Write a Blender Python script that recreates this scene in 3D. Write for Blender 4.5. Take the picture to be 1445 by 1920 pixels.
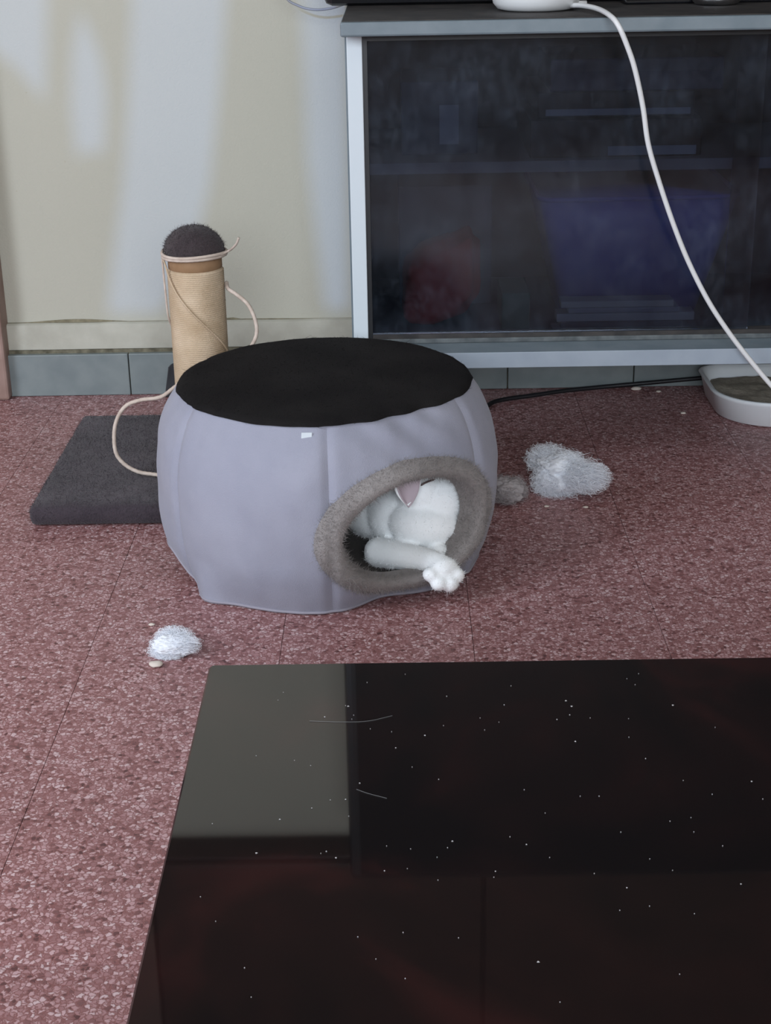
import bpy, bmesh, math, random
import numpy as np
from mathutils import Vector, Matrix, noise

random.seed(7)
rng = np.random.default_rng(7)
sc = bpy.context.scene
COL = sc.collection
for o in list(bpy.data.objects):
    bpy.data.objects.remove(o)

# ------------------------------------------------------------------ camera
def make_camera():
    yaw, pitch, roll = math.radians(.55), math.radians(22.0), math.radians(1.06)
    fw = Vector((-math.sin(yaw) * math.cos(pitch), math.cos(yaw) * math.cos(pitch), -math.sin(pitch)))
    r0 = Vector((math.cos(yaw), math.sin(yaw), 0)); u0 = r0.cross(fw)
    R = math.cos(roll) * r0 - math.sin(roll) * u0
    U = math.sin(roll) * r0 + math.cos(roll) * u0
    cam = bpy.data.cameras.new('camera')
    cam.sensor_fit = 'HORIZONTAL'; cam.sensor_width = 36
    cam.lens = 36 * 2886 / 1445
    cam.clip_start = .02
    ob = bpy.data.objects.new('camera', cam)
    m = Matrix((R, U, -fw)).transposed().to_4x4()
    m.translation = Vector((0, -2.29, .73))
    ob.matrix_world = m
    COL.objects.link(ob); sc.camera = ob
make_camera()

# ------------------------------------------------------------------ light
w = bpy.data.worlds.new('world'); sc.world = w; w.use_nodes = True
w.node_tree.nodes['Background'].inputs[0].default_value = (.62, .76, 1, 1)
w.node_tree.nodes['Background'].inputs[1].default_value = .6

def area(name, loc, target, sx, sy, power, col):
    l = bpy.data.lights.new(name, 'AREA'); l.shape = 'RECTANGLE'; l.size = sx; l.size_y = sy
    l.energy = power; l.color = col
    o = bpy.data.objects.new(name, l); o.location = loc
    o.rotation_euler = (Vector(target) - Vector(loc)).to_track_quat('-Z', 'Y').to_euler()
    COL.objects.link(o); return o
area('daylight_rear_window', (.05, -4.45, 1.50), (0, -.4, 1.15), 1.8, 1.1, 103, (.84, .915, 1))
area('left_floor_fill', (-1.85, -1.9, 1.25), (-.3, -1.2, 0), .8, 1.6, 43, (.78, .87, 1))  # added fill to brighten the left floor; wall_left has no opening
SUN_EL, SUN_AZ = math.radians(12), math.radians(8)
sun = bpy.data.lights.new('sun', 'SUN'); sun.energy = 1.36; sun.angle = math.radians(.42); sun.color = (.25, .44, 1)
so = bpy.data.objects.new('sun', sun)
sun_dir = Vector((math.sin(SUN_AZ) * math.cos(SUN_EL), math.cos(SUN_AZ) * math.cos(SUN_EL), -math.sin(SUN_EL)))
so.rotation_euler = sun_dir.to_track_quat('-Z', 'Y').to_euler(); so.location = (-1.5, -7, 3)
COL.objects.link(so)

sc.view_settings.view_transform = 'Standard'; sc.view_settings.look = 'None'
sc.view_settings.exposure = 0; sc.view_settings.gamma = 1
sc.view_settings.use_curve_mapping = False

# ------------------------------------------------------------------ materials
MATS = {}
def mat(name, col=(.5, .5, .5), rough=.6, metal=0, spec=.5, noise_amt=0, noise_scale=40, col2=None, bump=0, bump_scale=200, coat=0, ior=None, sheen=0):
    if name in MATS: return MATS[name]
    m = bpy.data.materials.new(name); m.use_nodes = True; MATS[name] = m
    nt = m.node_tree; b = nt.nodes['Principled BSDF']
    b.inputs['Base Color'].default_value = (*col, 1); b.inputs['Roughness'].default_value = rough
    b.inputs['Metallic'].default_value = metal; b.inputs['Specular IOR Level'].default_value = spec
    if ior: b.inputs['IOR'].default_value = ior
    if coat: b.inputs['Coat Weight'].default_value = coat; b.inputs['Coat Roughness'].default_value = .05
    if sheen: b.inputs['Sheen Weight'].default_value = sheen
    tc = nt.nodes.new('ShaderNodeNewGeometry')
    if col2 is not None:
        n = nt.nodes.new('ShaderNodeTexNoise'); n.inputs['Scale'].default_value = noise_scale; n.inputs['Detail'].default_value = 6
        nt.links.new(tc.outputs['Position'], n.inputs['Vector'])
        r = nt.nodes.new('ShaderNodeValToRGB'); r.color_ramp.elements[0].position = .35; r.color_ramp.elements[1].position = .65
        r.color_ramp.elements[0].color = (*col, 1); r.color_ramp.elements[1].color = (*col2, 1)
        nt.links.new(n.outputs['Fac'], r.inputs[0]); nt.links.new(r.outputs[0], b.inputs['Base Color'])
    if bump:
        n2 = nt.nodes.new('ShaderNodeTexNoise'); n2.inputs['Scale'].default_value = bump_scale; n2.inputs['Detail'].default_value = 4
        nt.links.new(tc.outputs['Position'], n2.inputs['Vector'])
        bp = nt.nodes.new('ShaderNodeBump'); bp.inputs['Strength'].default_value = bump; bp.inputs['Distance'].default_value = .002
        nt.links.new(n2.outputs['Fac'], bp.inputs['Height']); nt.links.new(bp.outputs[0], b.inputs['Normal'])
    return m

def nodes(m): return m.node_tree.nodes, m.node_tree.links, m.node_tree.nodes['Principled BSDF']

def mat_terrazzo():
    m = mat('terrazzo', rough=.42, spec=.45); N, L, b = nodes(m)
    g = N.new('ShaderNodeNewGeometry')
    mp = N.new('ShaderNodeMapping'); mp.inputs['Scale'].default_value = (1, 1.0, 1)
    L.new(g.outputs['Position'], mp.inputs[0])
    wob = N.new('ShaderNodeTexNoise'); wob.inputs['Scale'].default_value = 260; L.new(mp.outputs[0], wob.inputs['Vector'])
    add = N.new('ShaderNodeMixRGB'); add.blend_type = 'ADD'; add.inputs[0].default_value = .006
    L.new(mp.outputs[0], add.inputs[1]); L.new(wob.outputs['Color'], add.inputs[2])
    v = N.new('ShaderNodeTexVoronoi'); v.inputs['Scale'].default_value = 235; L.new(add.outputs[0], v.inputs['Vector'])
    sp = N.new('ShaderNodeSeparateColor'); L.new(v.outputs['Color'], sp.inputs[0])
    r = N.new('ShaderNodeValToRGB'); cr = r.color_ramp; cr.interpolation = 'LINEAR'
    cols = [(0, (.120, .050, .050)), (.16, (.300, .140, .138)), (.36, (.435, .232, .235)), (.58, (.540, .318, .324)), (.80, (.635, .415, .425)), (.95, (.715, .525, .535))]
    cr.elements[0].position = 0; cr.elements[0].color = (*cols[0][1], 1)
    cr.elements[1].position = cols[1][0]; cr.elements[1].color = (*cols[1][1], 1)
    for p, c in cols[2:]:
        e = cr.elements.new(p); e.color = (*c, 1)
    L.new(sp.outputs[0], r.inputs[0])
    v2 = N.new('ShaderNodeTexVoronoi'); v2.feature = 'DISTANCE_TO_EDGE'; v2.inputs['Scale'].default_value = 235; L.new(add.outputs[0], v2.inputs['Vector'])
    edge = N.new('ShaderNodeMapRange'); edge.inputs[1].default_value = .02; edge.inputs[2].default_value = .20; L.new(v2.outputs['Distance'], edge.inputs[0])
    mx = N.new('ShaderNodeMixRGB'); mx.inputs[1].default_value = (.23, .095, .090, 1)
    L.new(edge.outputs[0], mx.inputs[0]); L.new(r.outputs[0], mx.inputs[2])
    # large soft wear stains and a slight tone of its own for every tile
    big = N.new('ShaderNodeTexNoise'); big.inputs['Scale'].default_value = 5; big.inputs['Detail'].default_value = 4; L.new(g.outputs['Position'], big.inputs['Vector'])
    oi = N.new('ShaderNodeObjectInfo')
    hv = N.new('ShaderNodeHueSaturation')
    mr = N.new('ShaderNodeMapRange'); mr.inputs[3].default_value = .86; mr.inputs[4].default_value = 1.12; L.new(big.outputs['Fac'], mr.inputs[0])
    mr2 = N.new('ShaderNodeMapRange'); mr2.inputs[3].default_value = -.04; mr2.inputs[4].default_value = .04; L.new(oi.outputs['Random'], mr2.inputs[0])
    ad = N.new('ShaderNodeMath'); L.new(mr.outputs[0], ad.inputs[0]); L.new(mr2.outputs[0], ad.inputs[1]); L.new(ad.outputs[0], hv.inputs['Value'])
    L.new(mx.outputs[0], hv.inputs['Color']); L.new(hv.outputs[0], b.inputs['Base Color'])
    bp = N.new('ShaderNodeBump'); bp.inputs['Strength'].default_value = .25; bp.inputs['Distance'].default_value = .001
    L.new(edge.outputs[0], bp.inputs['Height']); L.new(bp.outputs[0], b.inputs['Normal'])
    return m

def mat_wall():
    m = mat('cream_paint', rough=.75, spec=.25); N, L, b = nodes(m)
    g = N.new('ShaderNodeNewGeometry')
    n = N.new('ShaderNodeTexNoise'); n.inputs['Scale'].default_value = 3; n.inputs['Detail'].default_value = 5; L.new(g.outputs['Position'], n.inputs['Vector'])
    r = N.new('ShaderNodeValToRGB'); r.color_ramp.elements[0].color = (.505, .485, .400, 1); r.color_ramp.elements[1].color = (.575, .555, .468, 1)
    L.new(n.outputs['Fac'], r.inputs[0])
    # small scuffs
    s = N.new('ShaderNodeTexNoise'); s.inputs['Scale'].default_value = 90; s.inputs['Detail'].default_value = 3; L.new(g.outputs['Position'], s.inputs['Vector'])
    sr = N.new('ShaderNodeMapRange'); sr.inputs[1].default_value = .73; sr.inputs[2].default_value = .84; L.new(s.outputs['Fac'], sr.inputs[0])
    mx = N.new('ShaderNodeMixRGB'); mx.inputs[2].default_value = (.38, .33, .25, 1); L.new(sr.outputs[0], mx.inputs[0]); L.new(r.outputs[0], mx.inputs[1])
    L.new(mx.outputs[0], b.inputs['Base Color'])
    n2 = N.new('ShaderNodeTexNoise'); n2.inputs['Scale'].default_value = 330; L.new(g.outputs['Position'], n2.inputs['Vector'])
    bp = N.new('ShaderNodeBump'); bp.inputs['Strength'].default_value = .25; bp.inputs['Distance'].default_value = .002
    L.new(n2.outputs['Fac'], bp.inputs['Height']); L.new(bp.outputs[0], b.inputs['Normal'])
    return m

def mat_fabric(name, c1, c2, weave=900, bump=.3, rough=.9, sheen=.15):
    m = mat(name, rough=rough, spec=.12, sheen=sheen); N, L, b = nodes(m)
    g = N.new('ShaderNodeNewGeometry')
    n = N.new('ShaderNodeTexNoise'); n.inputs['Scale'].default_value = 14; n.inputs['Detail'].default_value = 8; L.new(g.outputs['Position'], n.inputs['Vector'])
    r = N.new('ShaderNodeValToRGB'); r.color_ramp.elements[0].color = (*c1, 1); r.color_ramp.elements[1].color = (*c2, 1)
    r.color_ramp.elements[0].position = .3; r.color_ramp.elements[1].position = .7
    L.new(n.outputs['Fac'], r.inputs[0]); L.new(r.outputs[0], b.inputs['Base Color'])
    n2 = N.new('ShaderNodeTexNoise'); n2.inputs['Scale'].default_value = weave; n2.inputs['Detail'].default_value = 2; L.new(g.outputs['Position'], n2.inputs['Vector'])
    bp = N.new('ShaderNodeBump'); bp.inputs['Strength'].default_value = bump; bp.inputs['Distance'].default_value = .0015
    L.new(n2.outputs['Fac'], bp.inputs['Height']); L.new(bp.outputs[0], b.inputs['Normal'])
    return m

def mat_smoked_glass():
    # thin tinted pane: smoky see-through + mirror reflection + a film of dust
    m = bpy.data.materials.new('smoked_glass'); m.use_nodes = True; MATS['smoked_glass'] = m
    N, L = m.node_tree.nodes, m.node_tree.links
    N.clear(); out = N.new('ShaderNodeOutputMaterial')
    tr = N.new('ShaderNodeBsdfTransparent'); tr.inputs[0].default_value = (.455, .485, .55, 1)
    gl = N.new('ShaderNodeBsdfGlossy'); gl.inputs['Roughness'].default_value = .16; gl.inputs['Color'].default_value = (1, 1, 1, 1)
    fr = N.new('ShaderNodeFresnel'); fr.inputs[0].default_value = 1.45
    m1 = N.new('ShaderNodeMixShader'); L.new(fr.outputs[0], m1.inputs[0]); L.new(tr.outputs[0], m1.inputs[1]); L.new(gl.outputs[0], m1.inputs[2])
    g = N.new('ShaderNodeNewGeometry')
    mp = N.new('ShaderNodeMapping'); mp.inputs['Scale'].default_value = (6, 1, 7); L.new(g.outputs['Position'], mp.inputs[0])
    n = N.new('ShaderNodeTexNoise'); n.inputs['Scale'].default_value = 1.6; n.inputs['Detail'].default_value = 8; n.inputs['Roughness'].default_value = .7; L.new(mp.outputs[0], n.inputs['Vector'])
    mp2 = N.new('ShaderNodeMapping'); mp2.inputs['Scale'].default_value = (120, 1, 60); L.new(g.outputs['Position'], mp2.inputs[0])
    n2 = N.new('ShaderNodeTexNoise'); n2.inputs['Scale'].default_value = 1; n2.inputs['Detail'].default_value = 2; L.new(mp2.outputs[0], n2.inputs['Vector'])
    r = N.new('ShaderNodeMapRange'); r.inputs[1].default_value = .36; r.inputs[2].default_value = .72; r.inputs[3].default_value = 0; r.inputs[4].default_value = .034; L.new(n.outputs['Fac'], r.inputs[0])
    r2 = N.new('ShaderNodeMapRange'); r2.inputs[1].default_value = .4; r2.inputs[2].default_value = .75; r2.inputs[3].default_value = .7; r2.inputs[4].default_value = 1.5; L.new(n2.outputs['Fac'], r2.inputs[0])
    mu = N.new('ShaderNodeMath'); mu.operation = 'MULTIPLY'; L.new(r.outputs[0], mu.inputs[0]); L.new(r2.outputs[0], mu.inputs[1])
    d = N.new('ShaderNodeBsdfDiffuse'); d.inputs[0].default_value = (.50, .62, .80, 1)
    m2 = N.new('ShaderNodeMixShader'); L.new(mu.outputs[0], m2.inputs[0]); L.new(m1.outputs[0], m2.inputs[1]); L.new(d.outputs[0], m2.inputs[2])
    L.new(m2.outputs[0], out.inputs[0])
    return m

def mat_table_glass():
    m = mat('black_glass', rough=.03, ior=2.0, spec=.5); N, L, b = nodes(m)
    g = N.new('ShaderNodeNewGeometry')
    n = N.new('ShaderNodeTexNoise'); n.inputs['Scale'].default_value = 5.5; n.inputs['Detail'].default_value = 5; n.inputs['Distortion'].default_value = 1.6; L.new(g.outputs['Position'], n.inputs['Vector'])
    r = N.new('ShaderNodeValToRGB'); e = r.color_ramp
    e.elements[0].position = .40; e.elements[0].color = (.006, .0045, .005, 1); e.elements[1].position = .70; e.elements[1].color = (.026, .0085, .0085, 1)
    x = e.elements.new(.55); x.color = (.010, .0055, .0058, 1)
    L.new(n.outputs['Fac'], r.inputs[0]); L.new(r.outputs[0], b.inputs['Base Color'])
    return m

def mat_sisal():
    m = mat('sisal', rough=.85, spec=.2); N, L, b = nodes(m)
    g = N.new('ShaderNodeNewGeometry')
    n = N.new('ShaderNodeTexNoise'); n.inputs['Scale'].default_value = 30; n.inputs['Detail'].default_value = 8; L.new(g.outputs['Position'], n.inputs['Vector'])
    r = N.new('ShaderNodeValToRGB'); r.color_ramp.elements[0].position = .3; r.color_ramp.elements[1].position = .7
    r.color_ramp.elements[0].color = (.54, .395, .255, 1); r.color_ramp.elements[1].color = (.71, .555, .395, 1)
    L.new(n.outputs['Fac'], r.inputs[0]); L.new(r.outputs[0], b.inputs['Base Color'])
    n2 = N.new('ShaderNodeTexNoise'); n2.inputs['Scale'].default_value = 700; L.new(g.outputs['Position'], n2.inputs['Vector'])
    bp = N.new('ShaderNodeBump'); bp.inputs['Strength'].default_value = .5; bp.inputs['Distance'].default_value = .002
    L.new(n2.outputs['Fac'], bp.inputs['Height']); L.new(bp.outputs[0], b.inputs['Normal'])
    return m

def mat_fibre(name, c, trans=.35):
    m = bpy.data.materials.new(name); m.use_nodes = True; MATS[name] = m
    N, L = m.node_tree.nodes, m.node_tree.links
    N.clear(); out = N.new('ShaderNodeOutputMaterial')
    d = N.new('ShaderNodeBsdfDiffuse'); d.inputs[0].default_value = (*c, 1)
    t = N.new('ShaderNodeBsdfTranslucent'); t.inputs[0].default_value = (*c, 1)
    x = N.new('ShaderNodeMixShader'); x.inputs[0].default_value = trans
    L.new(d.outputs[0], x.inputs[1]); L.new(t.outputs[0], x.inputs[2]); L.new(x.outputs[0], out.inputs[0])
    return m

M_floor = mat_terrazzo(); M_wall = mat_wall()
M_grout = mat('grout', (.22, .10, .09), .9)
M_skirt = mat('grey_skirting', (.20, .235, .24), .35, col2=(.25, .285, .285), noise_scale=25)
M_grime = mat('grime_mortar', (.085, .075, .050), .95, col2=(.24, .215, .15), noise_scale=60, bump=.6)
M_band = mat('dirty_cream', (.43, .41, .34), .8, col2=(.54, .52, .44), noise_scale=18, bump=.3, bump_scale=150)
M_wood = mat('brown_wood', (.30, .19, .155), .5, col2=(.40, .27, .23), noise_scale=20)
M_plain = mat('plain_wall', (.66, .63, .55), .8)
M_grey = mat('grey_laminate', (.15, .19, .215), .5, col2=(.19, .23, .255), noise_scale=30)
M_litfront = mat('lit_front_grey', (.31, .36, .42), .45, col2=(.35, .40, .46), noise_scale=30)  # lighter grey with the light on the board's front painted in
M_white = mat('white_laminate', (.68, .74, .78), .4)
M_black = mat('black_plastic', (.012, .012, .014), .4)
M_screen = mat('screen', (.006, .006, .008), .12)
M_dustblack = mat('dusty_black', (.016, .014, .014), .6, col2=(.045, .038, .035), noise_scale=45)
M_dustgrey = mat('dusty_track', (.075, .085, .090), .8, col2=(.14, .155, .16), noise_scale=70)
M_inside = mat('cabinet_inside', (.035, .040, .050), .7)
M_shelf = mat('shelf_grey', (.24, .27, .32), .6)
M_glass = mat_smoked_glass(); M_tglass = mat_table_glass()
M_pouf = mat_fabric('pouf_cloth', (.310, .315, .385), (.365, .368, .440))
M_pouftop = mat_fabric('pouf_black', (.0085, .0075, .0080), (.016, .0145, .0145), 700, .5, sheen=0)
M_seam = mat('seam_thread', (.33, .31, .36), .9)
M_plush = mat_fabric('taupe_plush', (.25, .225, .215), (.35, .32, .31), 500, .6)
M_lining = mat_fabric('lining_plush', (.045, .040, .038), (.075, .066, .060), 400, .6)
M_carpet = mat_fabric('grey_carpet', (.044, .034, .041), (.082, .065, .076), 420, .9)
M_cap = mat_fabric('brown_cap', (.050, .038, .042), (.080, .062, .064), 500, .9)
M_card = mat('cardboard', (.33, .19, .095), .8, col2=(.40, .24, .13), noise_scale=40)
M_sisal = mat_sisal()
M_rope = mat('rope', (.56, .45, .375), .85, col2=(.70, .585, .50), noise_scale=120)
M_fur = mat('white_fur', (.94, .96, .97), .85, spec=.2)
M_furf = mat_fibre('fur_fibre', (.95, .97, .98), .1)
M_pink = mat('ear_pink', (.60, .49, .54), .8)
M_nose = mat('nose_pink', (.62, .33, .33), .5)
M_eye = mat('eyelid_dark', (.10, .06, .06), .6)
M_fluff = mat_fibre('fluff_fibre', (.90, .92, .97), .18)
M_fluffg = mat_fibre('fluff_grey', (.42, .38, .38), .2)
M_cable = mat('white_cable', (.80, .80, .80), .35)
M_cableg = mat('grey_cable', (.30, .30, .31), .5)
M_cableb = mat('black_cable', (.010, .010, .013), .5)
M_tray = mat('white_plastic', (.88, .92, .95), .35)
M_litter = mat('beige_litter', (.34, .30, .24), .95, col2=(.46, .41, .33), noise_scale=150, bump=.8, bump_scale=300)
M_chrome = mat('chrome', (.75, .76, .78), .2, metal=1)
M_blue = mat('blue_plastic', (.004, .075, .62), .5)
M_red = mat('red_box', (.70, .035, .03), .6)
M_paper = mat('paper', (.55, .57, .58), .8)
M_greenp = mat('green_box', (.06, .20, .14), .6)
M_navy = mat('navy_box', (.03, .045, .11), .4)
M_brownb = mat('brown_black', (.035, .018, .016), .4)
M_greybox = mat('grey_blue_box', (.09, .12, .16), .6)
M_silver = mat('silver_strip', (.42, .45, .52), .35)
M_crumb = mat('crumb', (.75, .66, .58), .8)
M_curtain = mat('curtain', (.45, .42, .38), .9)
M_dust = mat('dust', (.45, .43, .43), .9)
M_hair = mat('hair', (.20, .20, .20), .8)
M_sidewood = mat('mid_brown_wood', (.095, .06, .05), .4, col2=(.12, .075, .06), noise_scale=14)
M_darkwood = mat('dark_wood', (.030, .016, .012), .35, col2=(.045, .022, .016), noise_scale=12)

# everything but the pure whites is a shade deeper than first mixed
for k_, m_ in MATS.items():
    if k_ in ('white_fur', 'fur_fibre', 'fluff_fibre', 'white_plastic', 'smoked_glass', 'chrome', 'red_box', 'blue_plastic'): continue
    for nd in m_.node_tree.nodes:
        if nd.type == 'VALTORGB':
            for el in nd.color_ramp.elements: el.color = (*[c * .84 for c in el.color[:3]], 1)
        elif nd.type == 'BSDF_PRINCIPLED':
            nd.inputs['Base Color'].default_value = (*[c * .84 for c in nd.inputs['Base Color'].default_value[:3]], 1)

# ------------------------------------------------------------------ mesh helpers
def tag(o, label=None, cat=None, group=None, kind=None):
    if label: o['label'] = label
    if cat: o['category'] = cat
    if group: o['group'] = group
    if kind: o['kind'] = kind
    return o
def empty(name, loc, label=None, cat=None, group=None, kind=None):
    o = bpy.data.objects.new(name, None); o.location = loc; o.empty_display_size = .05
    COL.objects.link(o); return tag(o, label, cat, group, kind)
def wloc(o):
    v = Vector((0, 0, 0))
    while o is not None:
        v += o.location; o = o.parent
    return v
def obj(name, data, m, parent=None, smooth=False, origin=None):
    """data: bmesh or (verts, faces) in world metres -> one mesh object"""
    me = bpy.data.meshes.new(name)
    if isinstance(data, bmesh.types.BMesh):
        data.to_mesh(me); data.free()
    else:
        me.from_pydata([tuple(v) for v in data[0]], [], data[1])
    off = wloc(parent) if parent is not None else Vector((0, 0, 0))
    loc = Vector(origin) - off if origin is not None else Vector((0, 0, 0))
    me.transform(Matrix.Translation(-(off + loc)))
    if smooth: me.polygons.foreach_set('use_smooth', [True] * len(me.polygons))
    me.materials.append(m)
    o = bpy.data.objects.new(name, me); COL.objects.link(o)
    o.location = loc
    if parent is not None: o.parent = parent
    return o
def box(bm, x0, x1, y0, y1, z0, z1, bev=0, seg=2):
    b2 = bmesh.new(); bmesh.ops.create_cube(b2, size=1)
    for v in b2.verts:
        v.co = Vector(((x0 + x1) / 2 + v.co.x * (x1 - x0), (y0 + y1) / 2 + v.co.y * (y1 - y0), (z0 + z1) / 2 + v.co.z * (z1 - z0)))
    if bev: bmesh.ops.bevel(b2, geom=b2.edges[:], offset=bev, segments=seg, affect='EDGES', profile=.5)
    merge(bm, b2); return bm
def merge(bm, b2, mtx=None):
    me = bpy.data.meshes.new('tmp'); b2.to_mesh(me); b2.free()
    if mtx is not None: me.transform(mtx)
    bm.from_mesh(me); bpy.data.meshes.remove(me)
def nb(): return bmesh.new()
def bx(*a, bev=0): return box(nb(), *a, bev=bev)
def spline(pts, per=8, closed=False):
    P = [Vector(p) for p in pts]; out = []; n = len(P)
    rngk = range(n if closed else n - 1)
    for i in rngk:
        p1, p2 = P[i], P[(i + 1) % n]
        p0 = P[i - 1] if (i > 0 or closed) else p1 * 2 - p2
        p3 = P[(i + 2) % n] if (i + 2 < n or closed) else p2 * 2 - p1
        for k in range(per):
            t = k / per
            out.append(.5 * ((2 * p1) + (p2 - p0) * t + (2 * p0 - 5 * p1 + 4 * p2 - p3) * t * t + (3 * p1 - p0 - 3 * p2 + p3) * t ** 3))
    if not closed: out.append(P[-1])
    return out
def tube(pts, r, sides=8, twist=0, closed=False, prof=None):
    """sweep a circle (or lobed circle) along points; r a number or list"""
    n = len(pts); V = []; Fc = []
    up = Vector((0, 0, 1)); prev = None
    for i, p in enumerate(pts):
        a = pts[i - 1] if (i > 0 or closed) else pts[i]; b = pts[(i + 1) % n] if (i < n - 1 or closed) else pts[i]
        t = (b - a).normalized()
        if prev is None:
            s = t.cross(up); s = t.cross(Vector((1, 0, 0))) if s.length < 1e-3 else s; s.normalize()
        else:
            s = prev - t * prev.dot(t); s.normalize()
        prev = s; q = t.cross(s)
        rr = r[i] if isinstance(r, (list, tuple)) else r
        for k in range(sides):
            an = 2 * math.pi * k / sides
            m_ = 1 if prof is None else prof(an + twist * i)
            V.append(p + (s * math.cos(an) + q * math.sin(an)) * rr * m_)
    for i in range(n if closed else n - 1):
        for k in range(sides):
            a, b = i * sides + k, i * sides + (k + 1) % sides
            c, d = ((i + 1) % n) * sides + (k + 1) % sides, ((i + 1) % n) * sides + k
            Fc.append((a, b, c, d))
    if not closed:
        Fc.append(tuple(range(sides))[::-1]); Fc.append(tuple((n - 1) * sides + k for k in range(sides)))
    return V, Fc
def lathe(prof, cx, cy, n=48, cap0=True, cap1=True):
    V = []; Fc = []
    for r, z in prof:
        for k in range(n):
            a = 2 * math.pi * k / n; V.append((cx + r * math.cos(a), cy + r * math.sin(a), z))
    for i in range(len(prof) - 1):
        for k in range(n):
            Fc.append((i * n + k, i * n + (k + 1) % n, (i + 1) * n + (k + 1) % n, (i + 1) * n + k))
    if cap0: Fc.append(tuple(range(n))[::-1])
    if cap1: Fc.append(tuple((len(prof) - 1) * n + k for k in range(n)))
    return V, Fc
def fibres(o, n, length, width, segs=3, tilt=.6, curl=.3, seed=1, jitter=.4, keep=None):
    """short tapering hairs growing from a mesh object: (verts, faces) in world metres"""
    me = o.data; me.calc_loop_triangles(); off = np.array(wloc(o))
    co = np.empty(len(me.vertices) * 3); me.vertices.foreach_get('co', co); co = co.reshape(-1, 3) + off
    tri = np.empty(len(me.loop_triangles) * 3, dtype=int); me.loop_triangles.foreach_get('vertices', tri); tri = tri.reshape(-1, 3)
    A, B, Cc = co[tri[:, 0]], co[tri[:, 1]], co[tri[:, 2]]
    nr = np.cross(B - A, Cc - A); ar = np.linalg.norm(nr, axis=1); nr = nr / np.maximum(ar, 1e-12)[:, None]
    if keep is not None:
        ar = ar * keep((A + B + Cc) / 3, nr)
    g = np.random.default_rng(seed)
    idx = g.choice(len(tri), n, p=ar / ar.sum())
    u = g.random(n); v = g.random(n); f = u + v > 1; u[f] = 1 - u[f]; v[f] = 1 - v[f]
    P = A[idx] + (B - A)[idx] * u[:, None] + (Cc - A)[idx] * v[:, None]
    Nn = nr[idx]; rd = g.normal(size=(n, 3)); d = Nn + rd * tilt * .6; d /= np.linalg.norm(d, axis=1)[:, None]
    c = g.normal(size=(n, 3)) * curl
    Ls = length * (1 - jitter + 2 * jitter * g.random(n))
    side = np.cross(d, g.normal(size=(n, 3))); side /= np.maximum(np.linalg.norm(side, axis=1), 1e-9)[:, None]
    V = np.empty((n, segs * 2 + 1, 3))
    for k in range(segs + 1):
        t = k / segs
        q = P + (d * t + c * t * t) * Ls[:, None] - Nn * .0005
        if k == segs: V[:, segs * 2] = q
        else:
            wv = side * (width * .5 * (1 - t * .7)); V[:, k * 2] = q - wv; V[:, k * 2 + 1] = q + wv
    base = np.arange(n) * (segs * 2 + 1); Fc = []
    for k in range(segs - 1):
        Fc += np.stack([base + 2 * k, base + 2 * k + 1, base + 2 * k + 3, base + 2 * k + 2], 1).tolist()
    k = segs - 1
    Fc += np.stack([base + 2 * k, base + 2 * k + 1, base + 2 * k + 2], 1).tolist()
    return V.reshape(-1, 3).tolist(), Fc
def evaluated(o, mods):
    for typ, kw in mods:
        md = o.modifiers.new(typ.lower(), typ)
        for k, v in kw.items(): setattr(md, k, v)
    dg = bpy.context.evaluated_depsgraph_get(); dg.update()
    me = bpy.data.meshes.new_from_object(o.evaluated_get(dg)); o.modifiers.clear()
    m = o.data.materials[0]; old = o.data; o.data = me; bpy.data.meshes.remove(old)
    if not me.materials: me.materials.append(m)
    me.polygons.foreach_set('use_smooth', [True] * len(me.polygons))

# ------------------------------------------------------------------ the room
WY = .045                                    # face of the wall; band and skirting stand a little proud of it
XL, XR, YR, ZC = -2.3, 2.4, -4.9, 2.5
DX0, DX1 = -1.45, -.61                        # doorway at the left end of the wall
b = nb(); box(b, DX1, XR, WY, WY + .12, -.05, ZC); box(b, XL, DX0, WY, WY + .12, -.05, ZC); box(b, DX0, DX1, WY, WY + .12, 2.0, ZC)
tag(obj('wall_back', b, M_wall), kind='structure')
tag(obj('wall_right', bx(XR, XR + .1, YR, WY + .12, -.05, ZC), M_plain), kind='structure')
tag(obj('wall_left', bx(XL - .1, XL, YR, WY + .12, -.05, ZC), M_plain), kind='structure')
tag(obj('ceiling', bx(XL - .1, XR + .1, YR - .1, WY + .12, ZC, ZC + .08), M_plain), kind='structure')
WX0, WX1, WZ0, WZ1 = -1.75, .45, .8, 2.1
b = nb(); box(b, XL, WX0, YR - .1, YR, -.05, ZC); box(b, WX1, XR, YR - .1, YR, -.05, ZC); box(b, WX0, WX1, YR - .1, YR, -.05, WZ0); box(b, WX0, WX1, YR - .1, YR, WZ1, ZC)
tag(obj('wall_rear', b, M_plain), kind='structure')

# floor: bed with border, and the terrazzo tiles laid on it one by one
TX0, TX1, TY0, TY1, T = -1.325, 1.475, -2.765, .035, .2
fl = nb(); box(fl, XL - .1, XR + .1, YR - .1, WY + .12, -.06, -.004)
floor = tag(obj('floor', fl, M_grout), kind='structure')
bd = nb()
box(bd, XL, TX0, YR, WY, -.004, 0); box(bd, TX1, XR, YR, WY, -.004, 0); box(bd, TX0, TX1, YR, TY0, -.004, 0)
obj('border_paving', bd, M_floor, floor)['kind'] = 'stuff'
tb = bx(-T / 2 + .0003, T / 2 - .0003, -T / 2 + .0003, T / 2 - .0003, -.004, 0)
tile0 = obj('tile', tb, M_floor, floor); tile_me = tile0.data
k = 0
for i in range(14):
    for j in range(14):
        o = tile0 if k == 0 else bpy.data.objects.new('tile', tile_me)
        if k: COL.objects.link(o); o.parent = floor
        o.location = (TX0 + T * (i + .5), TY0 + T * (j + .5), random.uniform(-.0002, 0)); k += 1

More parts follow.
